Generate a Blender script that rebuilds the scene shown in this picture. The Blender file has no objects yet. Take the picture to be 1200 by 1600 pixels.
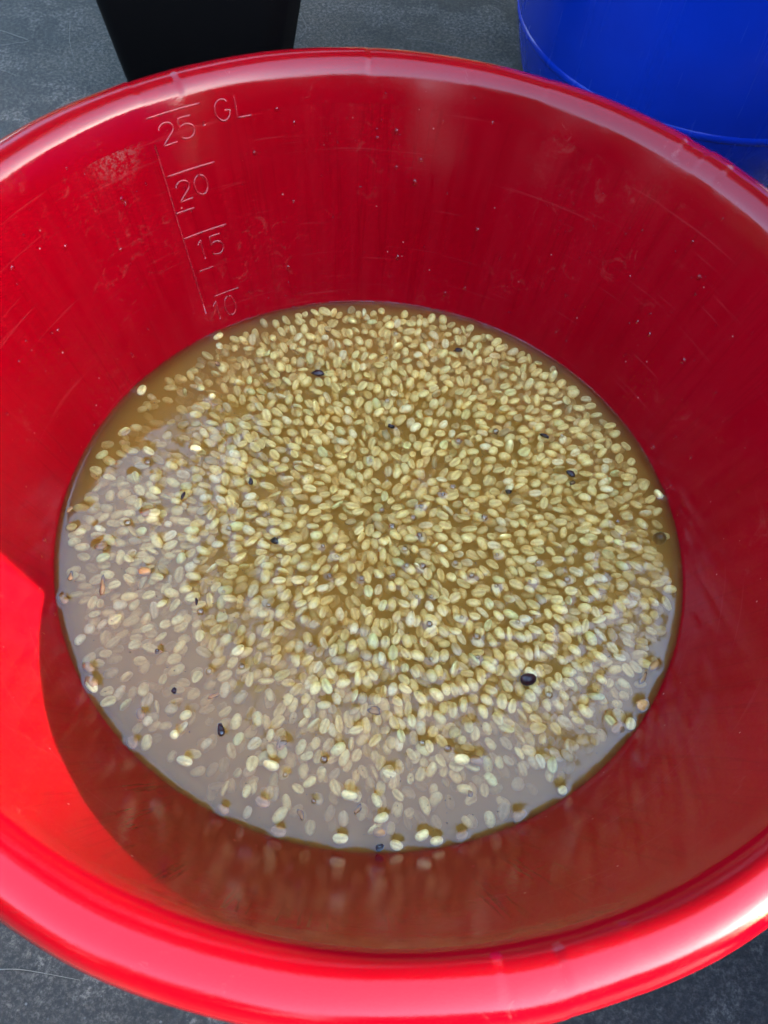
import bpy, math, random
import numpy as np
from mathutils import Vector, Matrix

random.seed(7)
rng = np.random.default_rng(11)
scene = bpy.context.scene
COL = scene.collection
R = math.radians

# ------------------------------------------------------------------ camera
CAM = Vector((0.00575, -0.37775, 0.635875))
PITCH, ROLL, FPX = 1.0169, 0.1319, 1360.84          # focal length in pixels of a 1200 x 1600 picture
fw = Vector((0, math.cos(PITCH), -math.sin(PITCH)))
rt0 = Vector((1, 0, 0)); up0 = rt0.cross(fw)
rt = rt0 * math.cos(ROLL) + up0 * math.sin(ROLL)
up = -rt0 * math.sin(ROLL) + up0 * math.cos(ROLL)
cd = bpy.data.cameras.new('camera')
cam = bpy.data.objects.new('camera', cd); COL.objects.link(cam)
M = Matrix((rt, up, -fw)).transposed().to_4x4(); M.translation = CAM
cam.matrix_world = M
cd.sensor_fit = 'VERTICAL'; cd.sensor_height = 34.6; cd.sensor_width = 34.6 * .75
cd.lens = FPX / 1600 * 34.6
cd.clip_start = .01; cd.clip_end = 500
cd.dof.use_dof = True; cd.dof.focus_distance = .70; cd.dof.aperture_fstop = 16.0
scene.camera = cam

# ------------------------------------------------------------------ world, sun, exposure
SUN_AZ, SUN_EL = R(-16), R(20.2)                       # azimuth from +x towards +y
world = bpy.data.worlds.new('World'); scene.world = world; world.use_nodes = True
wn = world.node_tree.nodes; wn.clear()
wo = wn.new('ShaderNodeOutputWorld'); wb = wn.new('ShaderNodeBackground'); ws = wn.new('ShaderNodeTexSky')
ws.sky_type = 'NISHITA'; ws.sun_disc = False
ws.sun_elevation = SUN_EL; ws.sun_rotation = math.pi / 2 - SUN_AZ
ws.air_density = 1.2; ws.dust_density = 2.2; ws.ozone_density = 2.3
wb.inputs['Strength'].default_value = .15
world.node_tree.links.new(ws.outputs[0], wb.inputs[0]); world.node_tree.links.new(wb.outputs[0], wo.inputs[0])
sd = bpy.data.lights.new('sun', 'SUN'); sd.energy = 3.0; sd.angle = R(.5); sd.color = (1, .93, .82)
sun = bpy.data.objects.new('sun', sd); COL.objects.link(sun)
sdir = Vector((math.cos(SUN_AZ) * math.cos(SUN_EL), math.sin(SUN_AZ) * math.cos(SUN_EL), math.sin(SUN_EL)))
sun.rotation_euler = sdir.to_track_quat('Z', 'Y').to_euler(); sun.location = sdir * 3
vs = scene.view_settings
vs.view_transform = 'Standard'; vs.look = 'None'; vs.gamma = 1; vs.use_curve_mapping = False
vs.exposure = 3.75
scene.cycles.use_denoising = True
scene.cycles.use_adaptive_sampling = True; scene.cycles.adaptive_threshold = .025
scene.cycles.max_bounces = 8; scene.cycles.transparent_max_bounces = 10; scene.cycles.volume_bounces = 3

GZ = -.21                                            # ground level; the water surface is z = 0
R0, KW = .2625, .392                                 # basin wall: radius at the water line, flare per metre


def wall_r(z):
    return R0 + KW * z


def water_at(px, py, z=0.0):                         # layout aid: where a photographed spot lies on the water
    D = fw + rt * ((px - 600) / FPX) - up * ((py - 800) / FPX)
    t = (z - CAM.z) / D.z
    return CAM.x + D.x * t, CAM.y + D.y * t


# ------------------------------------------------------------------ helpers
def tag(o, label=None, cat=None, group=None, kind=None):
    if label: o['label'] = label
    if cat: o['category'] = cat
    if group: o['group'] = group
    if kind: o['kind'] = kind
    return o


def mesh(name, V, F, smooth=True):
    me = bpy.data.meshes.new(name)
    me.from_pydata([tuple(v) for v in V], [], [tuple(f) for f in F])
    if smooth:
        me.polygons.foreach_set('use_smooth', [True] * len(me.polygons))
    me.update()
    return me


def obj(name, me, mat=None, parent=None):
    o = bpy.data.objects.new(name, me); COL.objects.link(o)
    if mat and me and not me.materials: me.materials.append(mat)
    if parent: o.parent = parent
    return o


def empty(name, loc=(0, 0, 0)):
    o = bpy.data.objects.new(name, None); COL.objects.link(o); o.location = loc
    o.empty_display_size = .05
    return o


def lathe(profile, n=128, jitter=None, closed=False):
    """profile: list of (r, z); returns V, F; jitter(az, k, r, z) -> r, z"""
    V, F = [], []
    m = len(profile)
    for i in range(n):
        a = 2 * math.pi * i / n
        for k, (r, z) in enumerate(profile):
            if jitter: r, z = jitter(a, k, r, z)
            V.append((r * math.cos(a), r * math.sin(a), z))
    for i in range(n):
        j = (i + 1) % n
        for k in range(m if closed else m - 1):
            l = (k + 1) % m
            F.append((i * m + k, j * m + k, j * m + l, i * m + l))
    return V, F


def tube(path, radius, n=6, cap=True):
    """tube along a list of points; radius is a number or a list"""
    P = [Vector(p) for p in path]; V, F = [], []
    m = len(P)
    rad = radius if isinstance(radius, (list, tuple)) else [radius] * m
    ref = Vector((.31, .22, .93)).normalized()
    for i, p in enumerate(P):
        t = (P[min(i + 1, m - 1)] - P[max(i - 1, 0)]).normalized()
        a = t.cross(ref)
        if a.length < 1e-4: a = t.cross(Vector((1, 0, 0)))
        a.normalize(); b = t.cross(a)
        for k in range(n):
            w = 2 * math.pi * k / n
            V.append(p + (a * math.cos(w) + b * math.sin(w)) * rad[i])
    for i in range(m - 1):
        for k in range(n):
            l = (k + 1) % n
            F.append((i * n + k, i * n + l, (i + 1) * n + l, (i + 1) * n + k))
    if cap:
        F.append(tuple(range(n))[::-1]); F.append(tuple(range((m - 1) * n, m * n)))
    return V, F


class NT:
    """small helper for node materials"""
    def __init__(s, name):
        s.m = bpy.data.materials.new(name); s.m.use_nodes = True
        s.t = s.m.node_tree; s.t.nodes.clear()
        s.out = s.t.nodes.new('ShaderNodeOutputMaterial')

    def n(s, typ, **kw):
        nd = s.t.nodes.new('ShaderNode' + typ)
        for k, v in kw.items():
            if k in nd.inputs.keys() if isinstance(k, str) else False: s.set(nd, k, v)
            elif hasattr(nd, k): setattr(nd, k, v)
            else: s.set(nd, k.replace('_', ' '), v)
        return nd

    def set(s, nd, k, v):
        if isinstance(v, bpy.types.NodeSocket): s.t.links.new(v, nd.inputs[k])
        else: nd.inputs[k].default_value = v

    def l(s, a, b):
        s.t.links.new(a, b)

    def ramp(s, fac, stops, interp='LINEAR'):
        nd = s.t.nodes.new('ShaderNodeValToRGB'); e = nd.color_ramp.elements; nd.color_ramp.interpolation = interp
        while len(e) < len(stops): e.new(.5)
        for q, (p, c) in zip(e, stops):
            q.position = p; q.color = (c, c, c, 1) if isinstance(c, (int, float)) else (*c, 1)
        s.l(fac, nd.inputs[0]); return nd.outputs[0]

    def mix(s, fac, a, b, mode='MIX'):
        nd = s.t.nodes.new('ShaderNodeMix'); nd.data_type = 'RGBA'; nd.blend_type = mode
        for i, v in ((0, fac), (6, a), (7, b)):
            if isinstance(v, bpy.types.NodeSocket): s.l(v, nd.inputs[i])
            elif i == 0: nd.inputs[0].default_value = v
            else: nd.inputs[i].default_value = (*v, 1)
        return nd.outputs[2]

    def math(s, op, a, b=None, c=None):
        nd = s.t.nodes.new('ShaderNodeMath'); nd.operation = op
        for i, v in enumerate((a, b, c)):
            if v is None: continue
            if isinstance(v, bpy.types.NodeSocket): s.l(v, nd.inputs[i])
            else: nd.inputs[i].default_value = v
        return nd.outputs[0]

    def noise(s, vec, scale, detail=3, rough=.55, dist=0):
        nd = s.t.nodes.new('ShaderNodeTexNoise')
        nd.inputs['Scale'].default_value = scale; nd.inputs['Detail'].default_value = detail
        nd.inputs['Roughness'].default_value = rough; nd.inputs['Distortion'].default_value = dist
        if vec: s.l(vec, nd.inputs['Vector'])
        return nd.outputs[0]

    def bump(s, h, strength=.2, dist=.001, normal=None):
        nd = s.t.nodes.new('ShaderNodeBump'); nd.inputs['Strength'].default_value = strength
        nd.inputs['Distance'].default_value = dist; s.l(h, nd.inputs['Height'])
        if normal: s.l(normal, nd.inputs['Normal'])
        return nd.outputs[0]

    def bsdf(s, **kw):
        p = s.t.nodes.new('ShaderNodeBsdfPrincipled')
        for k, v in kw.items():
            k = k.replace('_', ' ')
            if k == 'Base Color' and isinstance(v, tuple): v = (*v, 1)
            s.set(p, k, v)
        s.l(p.outputs[0], s.out.inputs[0]); return p


# ------------------------------------------------------------------ materials
def mat_ground():
    T = NT('dark_concrete'); co = T.n('TexCoord').outputs['Object']
    big = T.noise(co, 3.2, 6, .62); mid = T.noise(co, 14, 6, .65, .6); fine = T.noise(co, 190, 6, .85)
    grit = T.n('TexVoronoi', Scale=240.0); T.l(co, grit.inputs['Vector'])
    base = T.ramp(big, [(.38, (.0092, .0076, .0062)), (.50, (.0170, .0140, .0112)), (.62, (.039, .030, .0225))])
    patch = T.ramp(mid, [(.49, 0.), (.60, 1.)])
    base = T.mix(T.math('MULTIPLY', patch, .85), base, (.047, .040, .033))
    sp = T.ramp(fine, [(.38, .25), (.50, .95), (.60, 3.4)])
    base = T.mix(1., base, sp, 'MULTIPLY')
    pale_grain = T.ramp(grit.outputs['Color'], [(.84, 0.), (.95, 1.)])  # pale grains scattered through the concrete
    gm = T.math('MULTIPLY', pale_grain, T.ramp(grit.outputs['Distance'], [(.18, 1.), (.34, 0.)]))
    base = T.mix(T.math('MULTIPLY', gm, .8), base, (.14, .135, .13))
    pit = T.n('TexVoronoi', Scale=75.0); T.l(co, pit.inputs['Vector'])
    pm = T.math('MULTIPLY', T.ramp(pit.outputs['Color'], [(.86, 0.), (.9, 1.)]), T.ramp(pit.outputs['Distance'], [(.1, 1.), (.22, 0.)]))
    base = T.mix(T.math('MULTIPLY', pm, .75), base, (.012, .012, .013))
    h = T.math('ADD', T.math('MULTIPLY', fine, .6), T.math('MULTIPLY', mid, 1.0))
    T.bsdf(Base_Color=base, Roughness=T.ramp(mid, [(.3, .62), (.7, .85)]), Normal=T.bump(h, 1.0, .0025))
    return T.m


def mat_red(name, wall):
    T = NT(name); co = T.n('TexCoord').outputs['Object']
    sep = T.n('SeparateXYZ'); T.l(co, sep.inputs[0])
    x, y, z = sep.outputs
    az = T.math('ARCTAN2', y, x)
    cv = T.n('CombineXYZ'); T.l(T.math('MULTIPLY', az, 9.), cv.inputs[0]); T.l(T.math('MULTIPLY', z, 2.2), cv.inputs[1])
    cv2 = T.n('CombineXYZ'); T.l(T.math('MULTIPLY', az, 1.2), cv2.inputs[0]); T.l(T.math('MULTIPLY', z, 260.), cv2.inputs[1])
    drip = T.noise(cv.outputs[0], 2.6, 5, .6, .35)
    lines = T.noise(cv2.outputs[0], 3.0, 3, .6)
    cloud = T.noise(co, 9, 5, .6); fine = T.noise(co, 900, 2, .6); scuff = T.noise(co, 60, 6, .72, 1.2)
    col = T.mix(T.ramp(cloud, [(.3, 0.), (.7, 1.)]), (.165, .0001, .0026), (.188, .0002, .0036))
    if wall:
        film = T.ramp(drip, [(.44, 0.), (.62, 1.)])
        col = T.mix(T.math('MULTIPLY', film, .14), col, (.215, .005, .008))
        dirt = T.math('MULTIPLY', T.ramp(scuff, [(.56, 0.), (.66, 1.)]), T.ramp(cloud, [(.50, 0.), (.60, 1.)]))
        col = T.mix(T.math('MULTIPLY', dirt, .13), col, (.20, .06, .045))
        # a rubbed, dusty patch under the rim and long dried runs
        da = T.math('MULTIPLY', T.math('SUBTRACT', az, R(139.5)), .33); dz = T.math('SUBTRACT', z, .386)
        rr = T.math('SQRT', T.math('ADD', T.math('MULTIPLY', da, da), T.math('MULTIPLY', dz, dz)))
        pm = T.math('MULTIPLY', T.ramp(rr, [(.006, 1.), (.030, 0.)]), T.ramp(T.noise(co, 260, 5, .75), [(.46, 0.), (.60, 1.)]))
        col = T.mix(T.math('MULTIPLY', pm, .55), col, (.16, .075, .06))
        cv3 = T.n('CombineXYZ'); T.l(T.math('MULTIPLY', az, 26.), cv3.inputs[0]); T.l(T.math('MULTIPLY', z, 4.), cv3.inputs[1])
        run = T.noise(cv3.outputs[0], 1.0, 4, .55, .25)
        edge = T.ramp(run, [(.56, 0.), (.585, 1.), (.60, 1.), (.625, 0.)])
        col = T.mix(T.math('MULTIPLY', edge, .22), col, (.10, .0001, .0016))
        hz = T.n('Mapping'); T.l(co, hz.inputs[0]); hz.inputs['Scale'].default_value = (8, 8, 260)
        scr = T.ramp(T.noise(hz.outputs[0], 1.0, 3, .6), [(.63, 0.), (.70, 1.)])
        col = T.mix(T.math('MULTIPLY', scr, .07), col, (.30, .06, .06))
        speck = T.n('TexVoronoi', Scale=210.0); T.l(co, speck.inputs['Vector'])
        sm = T.math('MULTIPLY', T.ramp(speck.outputs['Color'], [(.90, 0.), (.93, 1.)]), T.ramp(speck.outputs['Distance'], [(.1, 1.), (.2, 0.)]))
        col = T.mix(T.math('MULTIPLY', sm, .55), col, (.4, .17, .15))
        ro = T.math('ADD', T.math('MULTIPLY', T.ramp(drip, [(.40, 0.), (.60, 1.)]), .05), T.math('MULTIPLY', cloud, .12))
        ro = T.math('ADD', ro, .04)
        h = T.math('ADD', T.math('MULTIPLY', lines, .25), T.math('ADD', T.math('MULTIPLY', drip, 1.2), T.math('MULTIPLY', fine, .08)))
        nb = T.bump(h, .16, .0006)
    else:
        dirt = T.math('MULTIPLY', T.ramp(scuff, [(.60, 0.), (.70, 1.)]), T.ramp(cloud, [(.50, 0.), (.62, 1.)]))
        col = T.mix(T.math('MULTIPLY', dirt, .30), col, (.25, .08, .07))
        ro = T.math('ADD', T.math('MULTIPLY', scuff, .12), .05)
        h = T.math('ADD', T.math('MULTIPLY', scuff, .7), T.math('MULTIPLY', fine, .10))
        nb = T.bump(h, .25, .0006)
    ior = 1.20
    if not wall:
        mr = T.n('MapRange'); T.l(z, mr.inputs[0])
        for i, v in ((1, .386), (2, .408), (3, 1.20), (4, 1.48)): mr.inputs[i].default_value = v
        ior = mr.outputs[0]
    T.bsdf(Base_Color=col, Roughness=ro, IOR=ior, Normal=nb)
    return T.m


def mat_plastic(name, a, b, rough, scale=6, ior=1.5):
    T = NT(name); co = T.n('TexCoord').outputs['Object']
    n1 = T.noise(co, scale, 5, .6); n2 = T.noise(co, 300, 3, .6)
    st = T.n('Mapping'); T.l(co, st.inputs[0]); st.inputs['Scale'].default_value = (30, 30, 1.5)
    n3 = T.noise(st.outputs[0], 1.5, 4, .6)
    col = T.mix(T.ramp(n1, [(.3, 0.), (.7, 1.)]), a, b)
    spot = T.n('TexVoronoi', Scale=9.0); T.l(co, spot.inputs['Vector'])
    sm = T.math('MULTIPLY', T.ramp(spot.outputs['Color'], [(.8, 0.), (.82, 1.)]), T.ramp(spot.outputs['Distance'], [(.03, 1.), (.05, 0.)]))
    col = T.mix(T.math('MULTIPLY', sm, .6), col, (.03, .05, .05))
    T.bsdf(Base_Color=col, Roughness=T.math('ADD', T.math('MULTIPLY', n3, .2), rough - .1), IOR=ior,
           Normal=T.bump(T.math('ADD', T.math('MULTIPLY', n2, .3), n3), .18, .0008))
    return T.m


def mat_water():
    T = NT('murky_water'); co = T.n('TexCoord').outputs['Object']
    n1 = T.noise(co, 55, 4, .6, .5); n2 = T.noise(co, 14, 3, .5)
    nb = T.bump(T.math('ADD', n1, T.math('MULTIPLY', n2, 2.0)), .14, .0006)
    fr = T.n('Fresnel', IOR=1.56); T.l(nb, fr.inputs['Normal'])
    tr = T.n('BsdfTransparent'); gl = T.n('BsdfGlossy', Roughness=.02); T.l(nb, gl.inputs['Normal'])
    gl.inputs['Color'].default_value = (1, 1, 1, 1)
    mx = T.n('MixShader'); T.l(fr.outputs[0], mx.inputs[0]); T.l(tr.outputs[0], mx.inputs[1]); T.l(gl.outputs[0], mx.inputs[2])
    T.l(mx.outputs[0], T.out.inputs['Surface'])
    vo = T.n('VolumePrincipled'); vo.inputs['Density'].default_value = 44
    vo.inputs['Color'].default_value = (.992, .57, .12, 1); vo.inputs['Absorption Color'].default_value = (0, 0, 0, 1)
    vo.inputs['Anisotropy'].default_value = -.2
    T.l(vo.outputs[0], T.out.inputs['Volume'])
    return T.m


def mat_bean(name, per_object):
    T = NT(name)
    if per_object:
        tint = T.n('ObjectInfo').outputs['Color']
    else:
        tint = T.n('Attribute', attribute_name='tint').outputs['Color']
    gr = T.n('Attribute', attribute_name='groove').outputs['Fac']
    co = T.n('TexCoord').outputs['Object']
    st = T.noise(T.n('NewGeometry').outputs['Position'], 260, 3, .6)
    n1 = T.noise(co, 420, 4, .6)
    col = T.mix(1., tint, T.ramp(n1, [(.3, .80), (.7, 1.12)]), 'MULTIPLY')
    col = T.mix(T.math('MULTIPLY', gr, .38), col, T.mix(1., tint, (.42, .27, .12), 'MULTIPLY'))
    col = T.mix(T.math('MULTIPLY', T.ramp(st, [(.54, 0.), (.66, 1.)]), .55), col, T.mix(1., tint, (.72, .48, .25), 'MULTIPLY'))
    T.bsdf(Base_Color=col, Roughness=.34, IOR=1.4, Normal=T.bump(n1, .25, .0004),
           Subsurface_Weight=0.0)
    return T.m


def mat_simple(name, col, rough=.5, ior=1.45, noise=200, amt=.25, bump=.3):
    T = NT(name); co = T.n('TexCoord').outputs['Object']
    n = T.noise(co, noise, 4, .6)
    c = T.mix(1., col, T.ramp(n, [(.3, 1 - amt), (.7, 1 + amt)]), 'MULTIPLY')
    T.bsdf(Base_Color=c, Roughness=rough, IOR=ior, Normal=T.bump(n, bump, .0005))
    return T.m


def mat_film(name, ior, rough=.02, tint=(1, 1, 1)):
    T = NT(name)
    fr = T.n('Fresnel', IOR=ior); tr = T.n('BsdfTransparent'); gl = T.n('BsdfGlossy', Roughness=rough)
    tr.inputs[0].default_value = (*tint, 1)
    gl.inputs['Color'].default_value = (1, 1, 1, 1)
    mx = T.n('MixShader'); T.l(fr.outputs[0], mx.inputs[0]); T.l(tr.outputs[0], mx.inputs[1]); T.l(gl.outputs[0], mx.inputs[2])
    T.l(mx.outputs[0], T.out.inputs['Surface'])
    return T.m


M_ground = mat_ground()
M_red = mat_red('red_plastic', True)
M_rim = mat_red('red_plastic_rim', False)
M_gauge = mat_simple('lit_stroke_red_plastic', (.19, .004, .008), .22, noise=300, amt=.35)  # paler red puts the light caught by the raised strokes into the colour
M_blue = mat_plastic('blue_plastic', (.0002, .018, .25), (.0004, .024, .31), .26, ior=1.38)
M_black = mat_plastic('black_plastic', (.0022, .0019, .0020), (.0030, .0026, .0027), .7, ior=1.12)
M_water = mat_water()
M_beanO = mat_bean('coffee_parchment', True)
M_beanS = mat_bean('coffee_parchment_mass', False)
M_dark = mat_simple('dark_dried_skin', (.018, .006, .007), .35)
M_husk = mat_simple('orange_brown_skin', (.30, .15, .055), .45)
M_fibre = mat_simple('dry_straw', (.16, .145, .12), .6)
M_bubble = mat_film('bubble_film', 1.75, .03, (.72, .72, .74))
M_drop = mat_film('droplet', 1.45, .02)
M_bark = mat_simple('bark', (.06, .045, .032), .9, noise=20)
M_leaf = mat_simple('leaf_green', (.035, .06, .016), .6, noise=3, amt=.5)

# ------------------------------------------------------------------ ground
g = 30.0
go = obj('ground', mesh('ground', [(-g, -g, GZ), (g, -g, GZ), (g, g, GZ), (-g, g, GZ)], [(0, 1, 2, 3)]), M_ground)
tag(go, 'dark grey speckled concrete ground under the basin', 'ground', kind='structure')

# ------------------------------------------------------------------ red basin
basin = tag(empty('basin', (0, 0, GZ)),
            'large round red plastic basin with rolled rim and raised gallon marks inside', 'basin')
DZ = -GZ                                             # parts are built in basin space: z 0 = ground


def basin_part(name, V, F, mat, smooth=True):
    return obj(name, mesh(name, V, F, smooth), mat, basin)


zb = GZ + .006
prof = []
prof.append((.003, zb)); prof.append((.08, zb)); prof.append((.155, zb)); prof.append((.170, zb + .002)); prof.append((wall_r(zb + .02) - .001, zb + .02))
for k in range(1, 15):
    z = zb + .02 + (.188 - zb - .02) * k / 14
    prof.append((wall_r(z), z))
prof += [(wall_r(.1886), .1886), (wall_r(.1889) + .0003, .1889)]
thick = .0045
outer = [(wall_r(.1889) + thick - .0006, .1886), (wall_r(.188) + thick, .188)] + [(wall_r(z) + thick, z) for z in np.linspace(.186, zb, 10)] + [(.15, GZ + .001), (.003, GZ + .001)]
V, F = lathe([(r, z + DZ) for r, z in prof + outer], 192)
basin_part('body', V, F, M_red)

# rolled rim with slight steps where the trimming knife went over it
RC, ZC, RT = .3550, .1845, .0190
steps = sorted(rng.uniform(0, 2 * math.pi, 34)); offs = rng.normal(0, .00050, 35); offz = rng.normal(0, .00035, 35)


def rim_jit(a, k, r, z):
    s = int(np.searchsorted(steps, a % (2 * math.pi)))
    o, oz = offs[s % 34], offz[s % 34]
    w = .0008 * math.sin(3 * a + .7) + .0006 * math.sin(7 * a + 2) + .00025 * math.sin(23 * a)
    q = min(1, max(0, (k - 2) / 6))
    return r + (o * .8 + w) * q, z + (oz + .0007 * math.sin(4 * a + 1.1)) * q


rp = []
rp += [(wall_r(.172) - .0003, .172), (wall_r(.178) - .0003, .178), (wall_r(.184) - .0003, .184)]
for t in np.linspace(R(158), R(-62), 28):
    rp.append((RC + RT * math.cos(t), ZC + RT * math.sin(t)))
rp.append((RC + .004, ZC - RT * .72)); rp.append((wall_r(.172) + thick + .0005, .170))
V, F = lathe([(r, z + DZ) for r, z in rp], 900, rim_jit)
basin_part('rim', V, F, M_rim)


def on_wall(az, z, lift=0.0):                        # az in degrees; basin space
    a = R(az); r = wall_r(z) - lift * .93
    return (r * math.cos(a), r * math.sin(a), z + DZ + lift * .36)


def ridge(pts, w=.0022, h=.00055):
    """raised half-round stroke that follows the wall; pts (az, z)"""
    P = [Vector(on_wall(a, z, 0)) for a, z in pts]; N = []
    V, F = [], []
    m = len(P)
    for i, (p, (a, z)) in enumerate(zip(P, pts)):
        n = Vector((-math.cos(R(a)) * .93, -math.sin(R(a)) * .93, .36)).normalized()
        t = (P[min(i + 1, m - 1)] - P[max(i - 1, 0)]).normalized()
        b = t.cross(n).normalized()
        e = .55 if i in (0, m - 1) else 1
        for (s, q) in ((-.5, -.0006), (-.36, h * .8 * e), (0, h * e), (.36, h * .8 * e), (.5, -.0006)):
            V.append(p + b * (w * s) + n * q)
    for i in range(m - 1):
        for k in range(4):
            F.append((i * 5 + k, i * 5 + k + 1, (i + 1) * 5 + k + 1, (i + 1) * 5 + k))
    F.append((0, 1, 2, 3, 4)); F.append(tuple(range((m - 1) * 5, m * 5))[::-1])
    return V, F


def arc(cx, cy, rx, ry, a0, a1, n=12):
    return [(cx + rx * math.cos(R(a0 + (a1 - a0) * i / n)), cy + ry * math.sin(R(a0 + (a1 - a0) * i / n))) for i in range(n + 1)]


GLYPH = {   # strokes on a 1 x 1 cell
    '2': [arc(.5, .70, .46, .30, 170, -35, 12) + [(.06, 0), (1, 0)]],
    '5': [[(.92, 1), (.14, 1), (.10, .58)] + arc(.46, .34, .50, .34, 125, -150, 14)],
    '0': [arc(.5, .5, .44, .5, 90, 450, 22)],
    '1': [[(.30, .80), (.60, 1), (.60, 0)]],
    'G': [arc(.5, .5, .5, .5, 45, 330, 18) + [(.96, .46), (.60, .46)]],
    'L': [[(0, 1), (0, 0), (.85, 0)]],
}


def subdivide(st, n=3):
    o = [st[0]]
    for a, b in zip(st[:-1], st[1:]):
        L = math.hypot(b[0] - a[0], b[1] - a[1]); k = max(1, int(L / .12))
        for i in range(1, k + 1): o.append((a[0] + (b[0] - a[0]) * i / k, a[1] + (b[1] - a[1]) * i / k))
    return o


def glyph(ch, az0, az1, z0, z1):
    V, F = [], []
    for st in GLYPH[ch]:
        v, f = ridge([(az0 + (az1 - az0) * x, z0 + (z1 - z0) * y) for x, y in subdivide(st)])
        k = len(V); V += v; F += [tuple(i + k for i in q) for q in f]
    basin_part('gauge_figure', V, F, M_gauge)


def gauge_line(a0, z0, a1, z1, w=.0024):
    n = 12
    V, F = ridge([(a0 + (a1 - a0) * i / n, z0 + (z1 - z0) * i / n) for i in range(n + 1)], w, .00055)
    basin_part('gauge_line', V, F, M_gauge)


gauge_line(133.1, .1850, 124.8, .1850)
glyph('2', 131.9, 129.5, .1625, .1785); glyph('5', 128.9, 126.4, .1625, .1785)
V, F = ridge([(124.9, .1685), (124.9, .1700), (124.9, .1716)], .0032, .0014); basin_part('gauge_dot', V, F, M_gauge)
glyph('G', 122.9, 120.6, .1685, .1845); glyph('L', 119.7, 117.2, .1688, .1862)
gauge_line(133.0, .1660, 133.5, .0200, .0020)
gauge_line(132.7, .1399, 124.7, .1399)
glyph('2', 131.9, 129.5, .1180, .1335); glyph('0', 128.9, 126.4, .1180, .1335)
gauge_line(133.2, .1105, 129.8, .1100)
gauge_line(133.2, .0888, 125.1, .0888)
glyph('1', 131.6, 129.6, .0665, .0830); glyph('5', 128.9, 126.4, .0665, .0830)
gauge_line(132.2, .0580, 129.4, .0577, .0016)
gauge_line(131.0, .0318, 125.5, .0318, .0016)
glyph('1', 132.2, 130.0, .0100, .0270); glyph('0', 129.4, 126.8, .0095, .0275)

shade_basin = tag(empty('basin', (.96, -.56, GZ)), 'second red basin added out of view to shade the ground by the first', 'basin')  # unseen basin added so that its shadow keeps the near ground dark
for ch in list(basin.children):
    if ch.name.startswith(('body', 'rim')):
        c = ch.copy(); COL.objects.link(c); c.parent = shade_basin

# ------------------------------------------------------------------ blue drum, black bin
def make_drum(name, loc, mat, label, cat='drum'):
    t = tag(empty(name, loc), label, cat)
    Rd, h = .290, .90
    p = [(.003, .0), (Rd * .80, .0), (Rd * .845, .006), (Rd * .885, .022), (Rd * .93, .05), (Rd * .965, .085), (Rd * .99, .115)]
    p += [(Rd, z) for z in np.linspace(.135, h - .07, 12)]
    p += [(Rd * .985, h - .045), (Rd * .95, h - .02), (Rd * .90, h - .004), (Rd * .86, h), (Rd * .84, h - .006), (Rd * .82, h - .02), (.003, h - .02)]
    V, F = lathe(p, 160); obj('body', mesh('drum_body', V, F), mat, t)
    for zc in (.130, h - .20):
        ring = [(Rd - .003 + .0046 * math.cos(a), zc + .0075 * math.sin(a)) for a in np.linspace(-math.pi / 2, math.pi / 2, 9)]
        V, F = lathe(ring, 160); obj('hoop', mesh('drum_hoop', V, F), mat, t)
    for sx in (-1, 1):
        V, F = lathe([(.001, .022), (.030, .022), (.034, .018), (.034, .0)], 32)
        o = obj('bung_cap', mesh('drum_bung', V, F), mat, t); o.location = (sx * .15, 0, h - .02)
    return t


make_drum('plastic_drum', (.397, 1.02, GZ), M_blue, 'tall blue plastic drum standing behind the red basin')
make_drum('plastic_drum', (.80, -.106, GZ), M_blue, 'second blue drum, added out of view beside the basin, that throws the shadow on it')  # unseen drum made up to cast the straight shadow edge on the left wall
make_drum('plastic_drum', (1.02, .47, GZ), M_blue, 'third blue drum added out of view to shade the ground, between the other two')  # unseen drum added to shade the sunlit gap on the far left ground


def rounded_square(hw, hd, r, n=6):
    pts = []
    for q, (sx, sy) in enumerate(((1, 1), (-1, 1), (-1, -1), (1, -1))):
        for i in range(n + 1):
            a = R(90 * q + 90 * i / n)
            pts.append((sx * (hw - r) + r * math.cos(a), sy * (hd - r) + r * math.sin(a)))
    return pts


def loft(rings, cap_first=True, cap_last=True):
    V, F = [], []; n = len(rings[0])
    for rg in rings: V += rg
    for i in range(len(rings) - 1):
        for k in range(n):
            l = (k + 1) % n
            F.append((i * n + k, i * n + l, (i + 1) * n + l, (i + 1) * n + k))
    if cap_first: F.append(tuple(range(n))[::-1])
    if cap_last: F.append(tuple(range((len(rings) - 1) * n, len(rings) * n)))
    return V, F


def make_bin():
    t = tag(empty('rubbish_bin', (-.350, .905, GZ)), 'tapered black plastic bin standing behind the red basin', 'bin')
    rings = []
    for z, hw in ((0, .100), (.004, .105), (.012, .1085), (.62, .204)):
        c = .012 * z / .6
        rings.append([(x, y + .04 * z / .6, z) for x, y in rounded_square(hw, hw, .028 + c)])
    for z, hw in ((.62, .199), (.02, .104)):
        c = .012 * z / .6
        rings.append([(x, y + .04 * z / .6, z + (.0 if z > .1 else .004)) for x, y in rounded_square(hw, hw, .025 + c)])
    V, F = loft(rings); obj('body', mesh('bin_body', V, F), M_black, t)
    rg = []
    for dz, e in ((.0, .001), (-.004, .018), (.012, .022), (.022, .016), (.022, .002), (.004, -.003)):
        rg.append([(x, y + .041, .612 + dz) for x, y in rounded_square(.204 + e, .204 + e, .045)])
    V, F = loft(rg, False, False); obj('rim', mesh('bin_rim', V, F), M_black, t)
    for sy in (-1, 1):
        pts = [(-.05, sy * .218 + .041, .585), (-.05, sy * .25 + .041, .575), (.05, sy * .25 + .041, .575), (.05, sy * .218 + .041, .585)]
        V, F = tube(pts, .008, 8); obj('handle', mesh('bin_handle', V, F), M_black, t)


make_bin()

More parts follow.
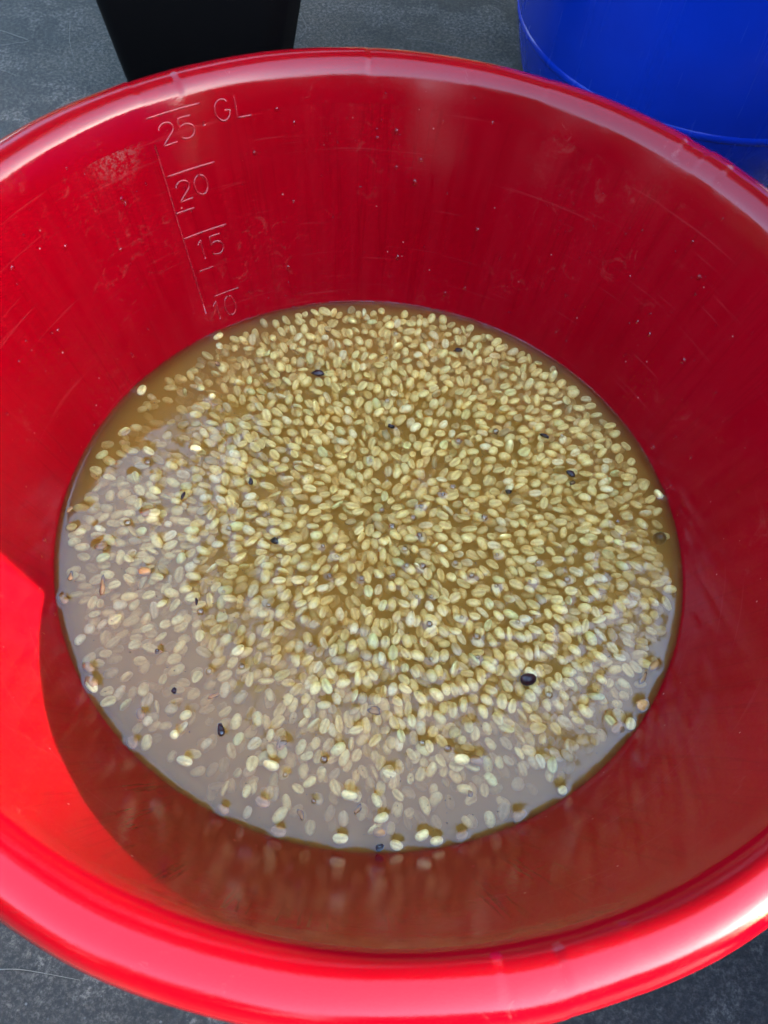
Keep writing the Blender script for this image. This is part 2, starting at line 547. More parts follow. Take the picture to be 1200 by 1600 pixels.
# ------------------------------------------------------------------ coffee beans: where they lie
BL, BW, BH = .0058, .0038, .0026                     # half length, half width, half thickness


def bean_mesh(name, seed):
    r = np.random.default_rng(seed)
    na, nl = 16, 9
    V, F, gv = [], [], []
    lw = r.uniform(.92, 1.08); tap = r.uniform(-.20, .20); bend = r.uniform(-.3, .3)
    for i in range(nl + 1):
        t = -1 + 2 * i / nl
        t = math.sin(t * math.pi / 2)
        s = math.sqrt(max(0, 1 - abs(t) ** 2.35))
        for k in range(na):
            a = 2 * math.pi * k / na + math.pi / na * 0
            y = math.cos(a) * s * (1 + tap * t); z = math.sin(a) * s
            gro = 0.0
            if z > 0:                                # the flat face with its crease looks up (+z)
                z *= .62
                if abs(math.cos(a)) < .1:
                    z = z - .40 * s; gro = 1.0 if abs(t) < .93 else .3
                    y += .05 * math.sin(t * 3 + bend * 9)
            V.append((t * BL, y * BW * lw + bend * BW * t * t * .4, z * BH)); gv.append(gro)
    for i in range(nl):
        for k in range(na):
            l = (k + 1) % na
            F.append((i * na + k, (i + 1) * na + k, (i + 1) * na + l, i * na + l))
    me = mesh(name, V, F)
    at = me.attributes.new('groove', 'FLOAT', 'POINT'); at.data.foreach_set('value', gv)
    return me, np.array(V), np.array(F), np.array(gv)


VARIANTS = [bean_mesh('coffee_bean', 30 + i) for i in range(7)]
for v in VARIANTS: v[0].materials.append(M_beanO)


def proj(x, y, z=0):
    D = Vector((x, y, z)) - CAM; d = D.dot(fw)
    return 600 + FPX * D.dot(rt) / d, 800 - FPX * D.dot(up) / d


def gauss(px, py, cx, cy, sx, sy, rot=0):
    c, s = math.cos(rot), math.sin(rot); dx, dy = px - cx, py - cy
    u, v = (dx * c + dy * s) / sx, (-dx * s + dy * c) / sy
    return math.exp(-.5 * (u * u + v * v))


def density(px, py):
    d = .10 + .95 * gauss(px, py, 690, 740, 270, 190, .2) + .70 * gauss(px, py, 560, 860, 210, 200) + .55 * gauss(px, py, 640, 540, 200, 70)
    d += .45 * gauss(px, py, 850, 1000, 150, 130) + .40 * gauss(px, py, 600, 1090, 150, 90)
    d += .28 * gauss(px, py, 190, 850, 90, 110) + .22 * gauss(px, py, 900, 800, 110, 150)
    d *= 1 - .75 * gauss(px, py, 250, 640, 110, 70, -.6)
    d *= 1 - .65 * gauss(px, py, 310, 1100, 170, 120)
    d *= 1 - .65 * gauss(px, py, 1010, 830, 45, 150)
    d *= 1 - .75 * gauss(px, py, 950, 1180, 120, 50, -.7)
    d *= 1 - .85 * gauss(px, py, 600, 1300, 280, 75)
    d *= 1 - .45 * gauss(px, py, 545, 905, 32, 60)
    d += .45 * gauss(px, py, 720, 540, 280, 80, .35) + .30 * gauss(px, py, 960, 740, 90, 170, -.3)
    return min(1, d)


beans = []                                           # x, y, z, yaw, tilt, roll, scale, tint, special label
cell = {}
CS = .016


def spheres(x, y, z, yaw, tilt, sc):
    cx, cy, cz = math.cos(yaw) * math.cos(tilt), math.sin(yaw) * math.cos(tilt), -math.sin(tilt)
    return [(x + cx * o * sc, y + cy * o * sc, z + cz * o * sc) for o in (-.0030, 0, .0030)]


def free(sp, rad):
    kx, ky = int(sp[1][0] // CS), int(sp[1][1] // CS)
    for i in (-1, 0, 1):
        for j in (-1, 0, 1):
            for q, r2 in cell.get((kx + i, ky + j), ()):
                mn = (rad + r2) ** 2
                for a in q:
                    for b in sp:
                        dz = (a[2] - b[2]) * 1.35
                        if (a[0] - b[0]) ** 2 + (a[1] - b[1]) ** 2 + dz * dz < mn: return False
    return True


def occupy(sp, rad):
    cell.setdefault((int(sp[1][0] // CS), int(sp[1][1] // CS)), []).append((sp, rad))


def tint(kind=None):
    if kind == 'brown': c = np.array((.52, .25, .075)) * random.uniform(.8, 1.15)
    elif kind == 'pale': c = np.array((.96, .72, .28)) * random.uniform(.9, 1.1)
    else:
        q = random.random()
        if q > .955: c = np.array((.60, .42, .16))
        elif q > .90: c = np.array((.86, .76, .28))
        elif q < .50: c = np.array((.97, .74, .25))
        elif q < .80: c = np.array((.96, .76, .28))
        elif q < .93: c = np.array((.98, .82, .40))
        else: c = np.array((.80, .56, .20))
        c = c * random.uniform(.80, 1.06)
    return tuple(float(v) for v in c)


def put(x, y, z, yaw, tilt, roll, sc, col, label=None, force=False):
    sp = spheres(x, y, z, yaw, tilt, sc); rad = .0027 * sc
    if not force and not free(sp, rad): return False
    occupy(sp, rad); beans.append([x, y, z, yaw, tilt, roll, sc, col, label, (random.uniform(.88, 1.12) if random.random() < .95 else .68, random.uniform(.94, 1.12), random.uniform(.9, 1.15))]); return True


# the ones that float up and break the surface, each where the photograph shows it
FLOAT = [
    (345, 1270, 'brown', 'tan coffee bean floating at the basin wall, farthest along the near left edge'),
    (593, 1300, 'brown', 'orange brown coffee bean near the bottom water edge just above a dark speck'),
    (683, 1316, 'pale', 'yellow coffee bean touching the wall at the very bottom edge of the water'),
    (722, 1305, 'brown', 'round tan coffee bean floating next to the yellow one at the bottom edge'),
    (813, 1275, 'brown', 'brown coffee bean floating alone at the wall between the bottom and the lower right edge'),
    (881, 1236, 'pale', 'pale yellow coffee bean floating alone against the lower right wall'),
    (138, 1042, 'brown', 'long pinkish brown coffee bean, topmost of three floating together by the left wall'),
    (143, 1064, 'brown', 'brown coffee bean, middle of three floating together by the left wall'),
    (131, 1078, 'pale', 'small pale coffee bean, lowest of three floating together by the left wall'),
    (200, 1165, 'brown', 'small brown coffee bean at the lower left wall, alone on the water line'),
    (410, 1253, 'brown', 'brown rimmed coffee bean floating inside the lower left edge of the water'),
    (92, 937, 'brown', 'upright brown coffee bean at the left wall beside the sunlit patch'),
    (965, 1136, 'brown', 'dark tan coffee bean floating near the right wall in the lower half'),
    (990, 1133, 'pale', 'pale coffee bean touching the right wall in the lower half'),
    (219, 1115, 'brown', 'small brown floating coffee bean in the open lilac water at lower left'),
    (226, 892, 'brown', 'brown bean floating in the lilac reflection on the left side'),
    (745, 1187, 'brown', 'tan coffee bean floating below the black bean, right one of a close pair'),
    (722, 1186, 'pale', 'coffee bean floating below the black bean, left one of a close pair'),
    (340, 523, 'pale', 'single pale bean floating at the far left water edge under the gauge marks'),
    (221, 608, 'pale', 'single yellow bean floating at the far left water edge'),
    (331, 618, 'pale', None), (306, 700, 'pale', None), (288, 1188, 'pale', None), (272, 1147, 'pale', None),
    (423, 1195, 'pale', None), (546, 1242, 'pale', None), (608, 1208, 'pale', None), (372, 1015, 'pale', None),
    (1037, 770, 'pale', 'yellow bean lying against the right wall near the upper water edge'),
    (596, 1278, 'pale', None), (532, 1310, 'pale', None), (433, 1304, 'brown', None), (660, 1305, 'pale', None), (620, 1327, 'pale', None),
    (1012, 1105, 'brown', None), (1023, 1040, 'brown', None), (440, 1160, 'brown', None), (157, 852, 'brown', None), (228, 800, 'brown', None), (240, 800, 'pale', None),
]
for px, py, k, lab in FLOAT:
    x, y = water_at(px, py)
    rr = math.hypot(x, y)
    lim = R0 - .0052
    if rr > lim: x, y = x * lim / rr, y * lim / rr; rr = lim
    yaw = math.atan2(y, x) + math.pi / 2 + random.uniform(-.5, .5) if rr > .24 else random.uniform(0, math.pi)
    sc = random.uniform(.86, 1.04)
    put(x, y, -.0012, yaw, random.uniform(-.12, .12), math.pi if random.random() < .6 else 0.0, sc, tint(k), lab, True)

tries = 0
CX, CY = water_at(585, 800)
while len(beans) < 3700 and tries < 130000:
    tries += 1
    a = random.uniform(0, 2 * math.pi); rr = R0 * .985 * math.sqrt(random.random())
    x, y = rr * math.cos(a), rr * math.sin(a)
    px, py = proj(x, y); d = density(px, py)
    if random.random() > d ** .9 + .06: continue
    mean = .0042 + .0105 * (1 - d)
    top = .0031 + .012 * (1 - d) * random.random()
    z = -(top + random.expovariate(1 / mean))
    if z < -.034: continue
    if math.hypot(x, y) > wall_r(z) - .0055: continue
    yaw = math.atan2(y - CY, x - CX) + random.gauss(0, .55)
    tilt = random.gauss(0, .22); q = random.random()
    roll = random.gauss(0, .3) if q < .36 else (math.pi + random.gauss(0, .3) if q < .86 else random.uniform(0, 6.28))
    put(x, y, z, yaw, tilt, roll, random.uniform(.88, 1.12), tint())
print('beans', len(beans), 'tries', tries)


def bean_matrix(b):
    x, y, z, yaw, tilt, roll, sc = b[:7]
    return (Matrix.Translation((x, y, z)) @ Matrix.Rotation(yaw, 4, 'Z') @ Matrix.Rotation(tilt, 4, 'Y') @ Matrix.Rotation(roll, 4, 'X') @ Matrix.Diagonal((sc * b[9][0], sc * b[9][1], sc * b[9][2], 1)))


# the 300 that show largest become things of their own; the deep and distant rest are one mass
def shows(b):
    d = (Vector(b[:3]) - CAM).length
    return (b[6] / d) ** 2 * math.exp(b[2] * 110) + (10 if b[8] else 0)


order = sorted(range(len(beans)), key=lambda i: -shows(beans[i]))
own = order[:300]; rest = order[300:]
LAND = [(825, 1062, 'the round black bean'), (1033, 841, 'the sunken dark berry at the right wall'), (497, 583, 'the dark red scrap at upper left'),
        (893, 745, 'the two dark scraps at the right'), (716, 547, 'the narrow dark scrap near the far edge'), (795, 768, 'the dark reddish scrap right of the middle'),
        (611, 666, 'the dark scrap above the middle'), (392, 752, 'the small dark red scrap left of the middle'), (429, 845, 'the grey black scrap left of the middle'),
        (286, 774, 'the black sliver at the lilac reflection'), (307, 940, 'the tiny upright sliver in the left half'), (272, 1079, 'the tiny black speck at lower left'),
        (345, 1140, 'the dark brown scrap in the lower left water'), (593, 1325, 'the dark speck at the bottom water edge'),
        (160, 915, 'the long orange flake near the left wall'), (585, 1110, 'the curved brown skin below the middle'), (1005, 1060, 'the brown skin streak by the right wall')]


def zone(px, py):
    v = 'far' if py < 700 else ('middle' if py < 1000 else 'near')
    h = 'left' if px < 430 else ('central' if px < 740 else 'right')
    return v + ' ' + h + ' part of the water'


def near_labels(spots, what, shared):
    """the one closest to each landmark is named by it; the rest, alike, by the part of the water they lie in"""
    lab = [None] * len(spots)
    for lx, ly, t in LAND:
        k = sorted((math.hypot(px - lx, py - ly), n) for n, (px, py) in enumerate(spots))
        if k[0][0] < 70 and lab[k[0][1]] is None: lab[k[0][1]] = what + ' closest to ' + t
    return [l or shared + ' in the ' + zone(px, py) for l, (px, py) in zip(lab, spots)]


free_ids = [i for i in own if not beans[i][8]]
LB = dict(zip(free_ids, near_labels([proj(*beans[i][:3]) for i in free_ids], 'pale coffee bean', 'pale yellow coffee bean among many alike')))
for n, i in enumerate(own):
    b = beans[i]
    o = obj('coffee_bean', VARIANTS[n % 7][0])
    o.matrix_world = bean_matrix(b); o.color = (*b[7], 1)
    tag(o, b[8] or LB[i], 'coffee bean', 'coffee beans soaking in the red basin')

nv = [len(VARIANTS[i % 7][1]) for i in range(len(rest))]
VV, FF, GV, TT = [], [], [], []
k = 0
for n, i in enumerate(rest):
    _, v, f, gvv = VARIANTS[n % 7]
    m = np.array(bean_matrix(beans[i]))
    VV.append(v @ m[:3, :3].T + m[:3, 3]); FF.append(f + k); GV.append(gvv)
    TT.append(np.tile(np.array((*beans[i][7], 1.0)), (len(v), 1))); k += len(v)
VV = np.concatenate(VV); FF = np.concatenate(FF); GV = np.concatenate(GV); TT = np.concatenate(TT)


def np_mesh(name, V, F):
    me = bpy.data.meshes.new(name)
    me.vertices.add(len(V)); me.vertices.foreach_set('co', V.astype(np.float32).ravel())
    me.loops.add(F.size); me.loops.foreach_set('vertex_index', F.astype(np.int32).ravel())
    me.polygons.add(len(F)); me.polygons.foreach_set('loop_start', np.arange(0, F.size, F.shape[1], dtype=np.int32))
    me.polygons.foreach_set('use_smooth', np.ones(len(F), bool))
    me.update(calc_edges=True); me.validate()
    return me


me = np_mesh('sunken_beans', VV, FF)
me.attributes.new('groove', 'FLOAT', 'POINT').data.foreach_set('value', GV.astype(np.float32))
me.attributes.new('tint', 'FLOAT_COLOR', 'POINT').data.foreach_set('color', TT.astype(np.float32).ravel())
o = obj('sunken_coffee_beans', me, M_beanS)
tag(o, 'mass of pale coffee beans hanging in and below the murky water', 'coffee beans', kind='stuff')

# ------------------------------------------------------------------ bubbles, dark bits and skins (photo spots)
BUB = []
for sx, ox, oy, pts in (
    (4.8, 450, 750, [(705, 228), (995, 198), (940, 285), (780, 350), (985, 415), (262, 498), (365, 572), (312, 722), (555, 740), (875, 520), (890, 643), (1010, 648), (790, 716), (965, 875), (1075, 875), (1060, 1080), (1165, 105)]),
    (2.308, 560, 460, [(105, 385), (135, 485), (495, 495), (360, 530), (735, 510), (45, 600), (340, 695), (305, 720), (227, 765), (455, 805), (388, 780), (350, 970), (408, 1015), (497, 1052), (752, 1030), (650, 968), (617, 1035), (935, 820), (500, 940), (100, 230), (135, 143)]),
    (2.308, 560, 860, [(372, 242), (257, 267), (262, 392), (295, 460), (430, 385), (687, 523), (230, 695), (322, 715), (427, 312), (575, 258), (75, 1070)]),
    (2.308, 60, 860, [(668, 150), (585, 222), (830, 198), (983, 340), (733, 420), (615, 437), (660, 660), (428, 362), (1030, 755), (993, 905), (890, 810)]),
    (2.4, 60, 460, [(410, 630), (335, 858), (715, 878), (863, 825)])):
    BUB += [(ox + a / sx, oy + b / sx) for a, b in pts]
bubbles = []
for px, py in BUB:
    x, y = water_at(px, py)
    bubbles.append((x, y, random.choice((.0016, .0019, .0022, .0026, .0030))))
bv, bf = [], []
nb_, nr_ = 16, 7
prof_b = [(math.cos(t), math.sin(t)) for t in np.linspace(R(-25), R(86), nr_)]
for i in range(nb_):
    a = 2 * math.pi * i / nb_
    for r, z in prof_b: bv.append((r * math.cos(a), r * math.sin(a), z))
for i in range(nb_):
    j = (i + 1) % nb_
    for k in range(nr_ - 1): bf.append((i * nr_ + k, j * nr_ + k, j * nr_ + k + 1, i * nr_ + k + 1))
bf.append(tuple(i * nr_ + nr_ - 1 for i in range(nb_)))
BUBM = mesh('air_bubble', bv, bf); BUBM.materials.append(M_bubble)
BLAB = near_labels([proj(x, y) for x, y, r in bubbles], 'tiny clear air bubble', 'tiny clear air bubble floating between beans')
for (x, y, r), lab in zip(bubbles, BLAB):
    o = obj('air_bubble', BUBM); o.location = (x, y, .0004); o.scale = (r, r, r * .9)
    tag(o, lab, 'bubble', 'air bubbles on the water')


def lump(name, r, seed, sx=1., sy=1., sz=1., rough=.25, n=10, m=7):
    g_ = np.random.default_rng(seed); V, F = [], []
    ph = g_.uniform(0, 6.28, 4)
    for i in range(m + 1):
        t = math.pi * i / m
        for k in range(n):
            a = 2 * math.pi * k / n
            q = 1 + rough * (math.sin(2 * a + ph[0]) * math.sin(t) * .5 + math.sin(3 * a + ph[1] + 2 * t) * .4 * math.sin(t) + .3 * math.sin(5 * t + ph[2]))
            V.append((r * sx * q * math.sin(t) * math.cos(a), r * sy * q * math.sin(t) * math.sin(a), r * sz * q * math.cos(t)))
    for i in range(m):
        for k in range(n):
            l = (k + 1) % n
            F.append((i * n + k, (i + 1) * n + k, (i + 1) * n + l, i * n + l))
    return mesh(name, V, F)


DARK = [
    (825, 1062, .0056, 1.15, .95, .0004, 'black_bean', 'round black coffee bean floating among pale beans in the lower right', 'bean'),
    (1033, 841, .0062, 1, 1, -.0095, 'dark_berry', 'blurred dark berry sunk close to the right wall', 'berry'),
    (497, 583, .0042, 1.5, .7, -.001, 'dried_skin', 'dark red scrap of dried skin in the upper left part of the water', 'skin'),
    (892, 740, .0034, 1.2, .9, -.001, 'dried_skin', 'upper of two dark scraps close together at the right', 'skin'),
    (894, 755, .0026, 1.2, .9, -.004, 'dried_skin', 'lower blurred one of two dark scraps close together at the right', 'skin'),
    (851, 681, .0028, 1.5, .7, -.001, 'dried_skin', 'small black scrap above the two dark scraps at the right', 'skin'),
    (716, 547, .0030, 1.7, .6, -.001, 'dried_skin', 'narrow dark scrap near the far edge of the water', 'skin'),
    (795, 768, .0026, 1.3, .8, -.002, 'dried_skin', 'dark reddish scrap between beans right of the middle', 'skin'),
    (611, 666, .0026, 1.2, .8, -.001, 'dried_skin', 'dark scrap beside a bubble above the middle of the water', 'skin'),
    (392, 752, .0027, .8, 1.3, -.001, 'dried_skin', 'small dark red scrap left of the middle', 'skin'),
    (429, 845, .0030, 1.4, .8, -.002, 'dried_skin', 'grey black scrap between beans left of the middle', 'skin'),
    (286, 774, .0026, .5, 1.6, 0, 'dried_skin', 'short black sliver floating at the lilac reflection on the left', 'skin'),
    (307, 940, .0021, .5, 1.5, 0, 'dried_skin', 'tiny upright black sliver in the left half', 'skin'),
    (272, 1079, .0023, .8, 1.2, 0, 'dried_skin', 'tiny black speck in the open lilac water at lower left', 'skin'),
    (345, 1140, .0032, .9, 1.3, -.0006, 'dried_skin', 'dark brown scrap with a bubble in the lower left water', 'skin'),
    (593, 1325, .0028, 1., 1.1, -.0006, 'dried_skin', 'dark speck at the bottom edge of the water under an orange bean', 'skin'),
]
for n, (px, py, r, sx, sy, z, nm, lab, cat) in enumerate(DARK):
    x, y = water_at(px, py, min(0, z))
    rr = math.hypot(x, y); lim = wall_r(z) - r * 1.3
    if rr > lim: x, y = x * lim / rr, y * lim / rr
    o = obj(nm, lump(nm, r, 70 + n, sx, sy, .62 if n > 1 else .9, .10 if n < 2 else .4), M_dark)
    o.location = (x, y, z); o.rotation_euler = (0, 0, random.uniform(-.5, .5))
    tag(o, lab, cat, 'dark scraps in the water' if nm == 'dried_skin' else None)

HUSK = [(160, 915, .0062, .5, 1.5, 'long orange skin flake near the left wall'), (440, 1162, .004, 1.1, .8, 'orange brown skin flake at lower left of the middle'),
        (333, 1087, .0040, 1.2, .7, 'brown flake touching a bean in the lower left water'), (247, 1018, .0034, 1., .8, 'small brown curl of skin in the left lilac water'),
        (560, 1264, .0030, .7, 1.4, 'narrow brown skin flake near the bottom of the water'), (470, 1272, .0032, .8, 1.3, 'small brown skin flake in the lower left bottom water'),
        (110, 900, .0036, .7, 1.3, 'brown skin flake beside the left wall'), (735, 1240, .0028, 1., .9, 'small brown skin flake in the bottom right water'),
        (585, 1110, .0050, 1.3, .6, 'dark brown curved skin lying over beans below the middle'), (1005, 1060, .0040, .6, 1.5, 'brown skin streak by the right wall'),
        (340, 568, .0034, 1., 1., 'brown round skin near the far left water edge'), (103, 795, .0040, 1., .9, 'reddish brown skin at the left wall')]
for n, (px, py, r, sx, sy, lab) in enumerate(HUSK):
    x, y = water_at(px, py)
    rr = math.hypot(x, y); lim = R0 - r * 1.5
    if rr > lim: x, y = x * lim / rr, y * lim / rr
    o = obj('skin_flake', lump('skin_flake', r * .8, 170 + n, sx, sy, .22, .5, 12, 6), M_husk)
    o.location = (x, y, -.0003); o.rotation_euler = (random.uniform(-.2, .2), random.uniform(-.2, .2), random.uniform(-.5, .5))
    tag(o, lab, 'skin flake', 'orange brown skins in the water')

# ------------------------------------------------------------------ water: one closed body with a living surface
NX = 420
RWt = R0 + .0022
lin = np.linspace(-RWt, RWt, NX)
# polar grid keeps a clean round edge
NRR, NAA = 190, 760
rr_ = RWt * np.linspace(.002, 1, NRR) ** .80
aa_ = np.linspace(0, 2 * np.pi, NAA, endpoint=False)
RR_, AA_ = np.meshgrid(rr_, aa_, indexing='ij')
X, Y = RR_ * np.cos(AA_), RR_ * np.sin(AA_)
Hh = np.zeros_like(X)
wv = np.random.default_rng(5)
for _ in range(34):
    lam = 10 ** wv.uniform(-1.95, -1.0); th = wv.uniform(0, 6.28)
    Hh += .0042 * lam * wv.uniform(.3, 1) / 10 * np.sin(2 * np.pi / lam * (X * math.cos(th) + Y * math.sin(th)) + wv.uniform(0, 6.28))
edge = np.clip((RR_ - (R0 - .006)) / .006, 0, None)
Hh += .0008 * edge ** 2.2


def bumpat(x, y, h, s):
    r = math.hypot(x, y); da = 3.2 * s / max(r, .02)
    ks = np.where(np.abs(rr_ - r) < 3.2 * s)[0]
    if r < 3.5 * s: js = np.arange(NAA)
    else:
        a = math.atan2(y, x) % (2 * math.pi); j0 = a / (2 * math.pi) * NAA; w = int(da / (2 * math.pi) * NAA) + 2
        js = np.arange(int(j0) - w, int(j0) + w + 1) % NAA
    ix = np.ix_(ks, js)
    d2 = (X[ix] - x) ** 2 + (Y[ix] - y) ** 2
    Hh[ix] += h * np.exp(-d2 / (2 * s * s))


for b in beans:
    topz = b[2] + .0027
    if b[2] > -.002: bumpat(b[0], b[1], .0012, .0037)
    elif topz > -.0028: bumpat(b[0], b[1], .00055, .0036)
for x, y, r in bubbles: bumpat(x, y, .0007, .0026)
WV = np.stack([X, Y, Hh], -1).reshape(-1, 3)
idx = np.arange(NRR * NAA).reshape(NRR, NAA); nx_ = np.roll(idx, -1, 1)
WF = [np.stack([idx[:-1], idx[1:], nx_[1:], nx_[:-1]], -1).reshape(-1, 4)]
V2 = [WV]
base = NRR * NAA
prev = idx[-1]
for zz in (-.012, -.05, -.12, zb + .004):
    rz = wall_r(zz) + .0022
    V2.append(np.stack([rz * np.cos(aa_), rz * np.sin(aa_), np.full(NAA, zz)], -1))
    cur = base + np.arange(NAA); base += NAA
    WF.append(np.stack([prev, cur, np.roll(cur, -1), np.roll(prev, -1)], -1)); prev = cur
V2.append(np.array([[0, 0, zb + .004], [0, 0, float(Hh[0].mean())]]))
WFt = [np.concatenate(WF)]
allV = np.concatenate(V2)
me = bpy.data.meshes.new('water')
faces = WFt[0].tolist() + [(int(prev[i]), base, int(prev[(i + 1) % NAA])) for i in range(NAA)] + \
    [(base + 1, int(idx[0, i]), int(idx[0, (i + 1) % NAA])) for i in range(NAA)]
me.from_pydata(allV.tolist(), [], faces)
me.polygons.foreach_set('use_smooth', [True] * len(me.polygons)); me.update()
wo_ = obj('water', me, M_water)
tag(wo_, 'murky brown soaking water filling the lower half of the red basin', 'water', kind='structure')

# ------------------------------------------------------------------ droplets clinging to the wall
DV, DF = [], []
k = 0
for _ in range(330):
    az = random.uniform(10, 215); z = random.uniform(.004, .185)
    s = random.choice((.0004, .0005, .0006, .0008, .0011)) if random.random() < .93 else .0018
    if 124 < az < 134 and s > .001: continue
    n = Vector((-math.cos(R(az)) * .93, -math.sin(R(az)) * .93, .36)).normalized()
    t = Vector((-math.sin(R(az)), math.cos(R(az)), 0)); d = n.cross(t)
    c = Vector(on_wall(az, z)) + Vector((0, 0, GZ))
    st = random.uniform(.9, 2.0)
    for i in range(5):
        th = R(2 + 88 * i / 4)
        for q in range(8):
            w = 2 * math.pi * q / 8
            DV.append(c + (t * math.cos(w) + d * (math.sin(w) * st)) * (s * math.sin(th)) + n * (s * .55 * math.cos(th) - .00005))
    for i in range(4):
        for q in range(8):
            l = (q + 1) % 8
            DF.append((k + i * 8 + q, k + (i + 1) * 8 + q, k + (i + 1) * 8 + l, k + i * 8 + l))
    k += 40
o = obj('water_droplets', mesh('water_droplets', DV, DF), M_drop)
tag(o, 'fine water droplets clinging to the inside wall of the red basin', 'droplets', kind='stuff')

# fine silt and skin crumbs drifting on the surface
CV, CF = [], []
for _ in range(420):
    a = random.uniform(0, 6.283); q = R0 * .97 * math.sqrt(random.random()); x, y = q * math.cos(a), q * math.sin(a)
    r = random.uniform(.0002, .0006); w = random.uniform(0, 3.14); k = len(CV)
    for (u, v, h) in ((1.6, 0, 0), (0, 1, 0), (-1.6, 0, 0), (0, -1, 0), (0, 0, .6), (0, 0, -.6)):
        CV.append((x + r * (u * math.cos(w) - v * math.sin(w)), y + r * (u * math.sin(w) + v * math.cos(w)), .0003 + r * h))
    for f in ((0, 1, 4), (1, 2, 4), (2, 3, 4), (3, 0, 4), (1, 0, 5), (2, 1, 5), (3, 2, 5), (0, 3, 5)): CF.append(tuple(k + i for i in f))
o = obj('floating_crumbs', mesh('floating_crumbs', CV, CF), M_husk)
tag(o, 'fine brown crumbs drifting all over the water surface', 'crumbs', kind='stuff')

# ------------------------------------------------------------------ straw strands on the ground
STRAW = [([(-.722, .967), (-.690, .958), (-.668, .948), (-.690, .936), (-.707, .926)], 'bent pale straw in the upper left corner of the ground'),
         ([(-.62, 1.016), (-.605, .963), (-.582, .913)], 'upright curved pale straw left of the black bin'),
         ([(-.685, .863), (-.657, .855)], 'short pale straw at the left edge of the ground'),
         ([(-.063, 1.098), (-.013, 1.10), (.03, 1.087)], 'curved pale straw between the black bin and the blue drum'),
         ([(.079, 1.259), (.103, 1.247)], 'short straw by the top of the blue drum'),
         ([(.057, 1.14), (.075, 1.147)], 'tiny straw close to the blue drum'),
         ([(-.264, -.353), (-.243, -.351), (-.196, -.353)], 'long thin pale straw on the ground at the lower left'),
         ([(-.252, 1.13), (-.235, 1.09), (-.240, 1.06)], 'faint straw right behind the black bin'),
         ([(.405, -.275), (.425, -.262)], 'short straw on the ground at the lower right')]
for pts, lab in STRAW:
    P = []
    for i in range(len(pts) - 1):
        for q in range(6):
            s = q / 6
            p0 = pts[max(i - 1, 0)]; p1 = pts[i]; p2 = pts[i + 1]; p3 = pts[min(i + 2, len(pts) - 1)]
            P.append(tuple(.5 * ((2 * p1[c]) + (-p0[c] + p2[c]) * s + (2 * p0[c] - 5 * p1[c] + 4 * p2[c] - p3[c]) * s * s + (-p0[c] + 3 * p1[c] - 3 * p2[c] + p3[c]) * s ** 3) for c in (0, 1)))
    P.append(pts[-1])
    V, F = tube([(x, y, GZ + .0009 + .0004 * math.sin(i * .9)) for i, (x, y) in enumerate(P)], [.00040 * (1 - .6 * i / len(P)) for i in range(len(P))], 5)
    o = obj('straw', mesh('straw', V, F), M_fibre)
    tag(o, lab, 'straw', 'straws on the concrete')

# ------------------------------------------------------------------ the tree that the water mirrors
tree = tag(empty('shade_tree', (.32, 2.9, GZ)), 'leafy tree behind the basin, seen only as a dark shape mirrored in the water', 'tree')
tp = [(0, 0, 0), (.03, .02, .8), (-.02, .05, 1.6), (.02, 0, 2.4), (0, 0, 3.4), (.05, .02, 4.6)]
V, F = tube(tp, [.17, .14, .125, .11, .085, .04], 12); trunk = obj('trunk', mesh('tree_trunk', V, F), M_bark, tree)
tr = np.random.default_rng(3); limbs = []
for i in range(11):
    a = i * 2.4; z0 = 1.9 + i * .2; L = 1.6 - i * .05
    pts = [(0, 0, z0), (math.cos(a) * L * .5, math.sin(a) * L * .5, z0 + .5), (math.cos(a) * L, math.sin(a) * L, z0 + .85)]
    V, F = tube(pts, [.05, .032, .012], 7); obj('limb', mesh('tree_limb', V, F), M_bark, tree)
    limbs.append(pts[2]); limbs.append(pts[1])
LV, LF = [], []
cl = []
while len(cl) < 150:
    p = tr.normal(0, 1, 3); p /= np.linalg.norm(p); q = tr.uniform(.35, 1) ** .5
    cl.append((p[0] * 1.42 * q, p[1] * 1.55 * q, 4.25 + p[2] * 1.75 * q))
cl += limbs
for c in cl:
    for _ in range(70):
        p = np.array(c) + tr.normal(0, .22, 3)
        u = tr.normal(0, 1, 3); u /= np.linalg.norm(u); w = np.cross(u, tr.normal(0, 1, 3)); w /= np.linalg.norm(w)
        L, W_ = tr.uniform(.06, .11), tr.uniform(.025, .045); k = len(LV)
        LV += [p - u * L, p + w * W_, p + u * L, p - w * W_]; LF.append((k, k + 1, k + 2, k + 3))
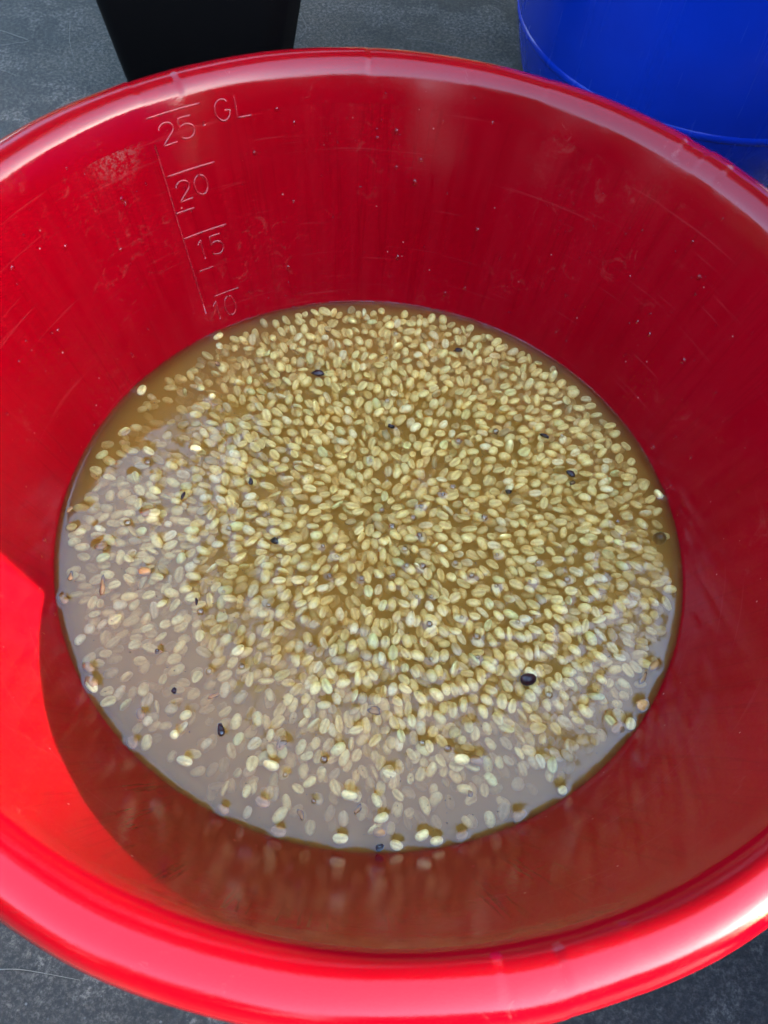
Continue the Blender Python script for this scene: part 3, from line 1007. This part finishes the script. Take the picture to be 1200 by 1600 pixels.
obj('crown', mesh('tree_crown', LV, LF, False), M_leaf, tree)

# unseen shrubs added behind the photographer: the far wall of the basin mirrors their dark mass instead of a bright horizon
SV, SF = [], []
sr = np.random.default_rng(9)
for c in range(70):
    p0 = np.array((sr.normal(0, .55), sr.normal(0, .35), sr.uniform(.25, 2.3)))
    for _ in range(55):
        p = p0 + sr.normal(0, .20, 3); p[2] = max(.05, p[2])
        u = sr.normal(0, 1, 3); u /= np.linalg.norm(u); w = np.cross(u, sr.normal(0, 1, 3)); w /= np.linalg.norm(w)
        L, W_ = sr.uniform(.06, .11), sr.uniform(.03, .05); k = len(SV)
        SV += [p - u * L, p + w * W_, p + u * L, p - w * W_]; SF.append((k, k + 1, k + 2, k + 3))
SM = mesh('blocker_shrub_crown', SV, SF, False); SM.materials.append(M_leaf)
V, F = tube([(0, 0, 0), (.03, .01, .7), (0, .02, 1.6)], [.06, .045, .015], 8)
ST = mesh('blocker_shrub_trunk', V, F); ST.materials.append(M_bark)
for n, (x, y, lab) in enumerate(((-4.0, -.5, 'unseen leafy shrub added far out to the left of the camera'), (-3.5, -1.8, 'unseen leafy shrub added behind the camera, leftmost of the row'), (-2.5, -2.9, 'unseen leafy shrub added behind the camera, second from the left'), (-1.0, -3.5, 'unseen leafy shrub added behind the camera, left of the middle'),
                                 (.7, -3.6, 'unseen leafy shrub added behind the camera, right of the middle'), (1.9, -3.6, 'unseen leafy shrub added behind the camera, second from the right'),
                                 (2.8, -2.9, 'unseen leafy shrub added behind the camera, rightmost of the row'),
                                 (-1.6, 3.3, 'unseen leafy shrub added left of the tree trunk to block low sky'), (.1, 3.5, 'unseen leafy shrub added at the foot of the tree to block low sky'), (1.9, 3.3, 'unseen leafy shrub added right of the tree trunk to block low sky'))):  # those at the tree are added to hide low sky from the rim
    t = tag(empty('shrub', (x, y, GZ)), lab, 'shrub', 'added shrubs that keep bright sky out of reflections'); t.rotation_euler.z = n * 1.3; t.scale = (1, 1, .68 if y < 0 else 1)
    obj('crown', SM, None, t); obj('trunk', ST, None, t)
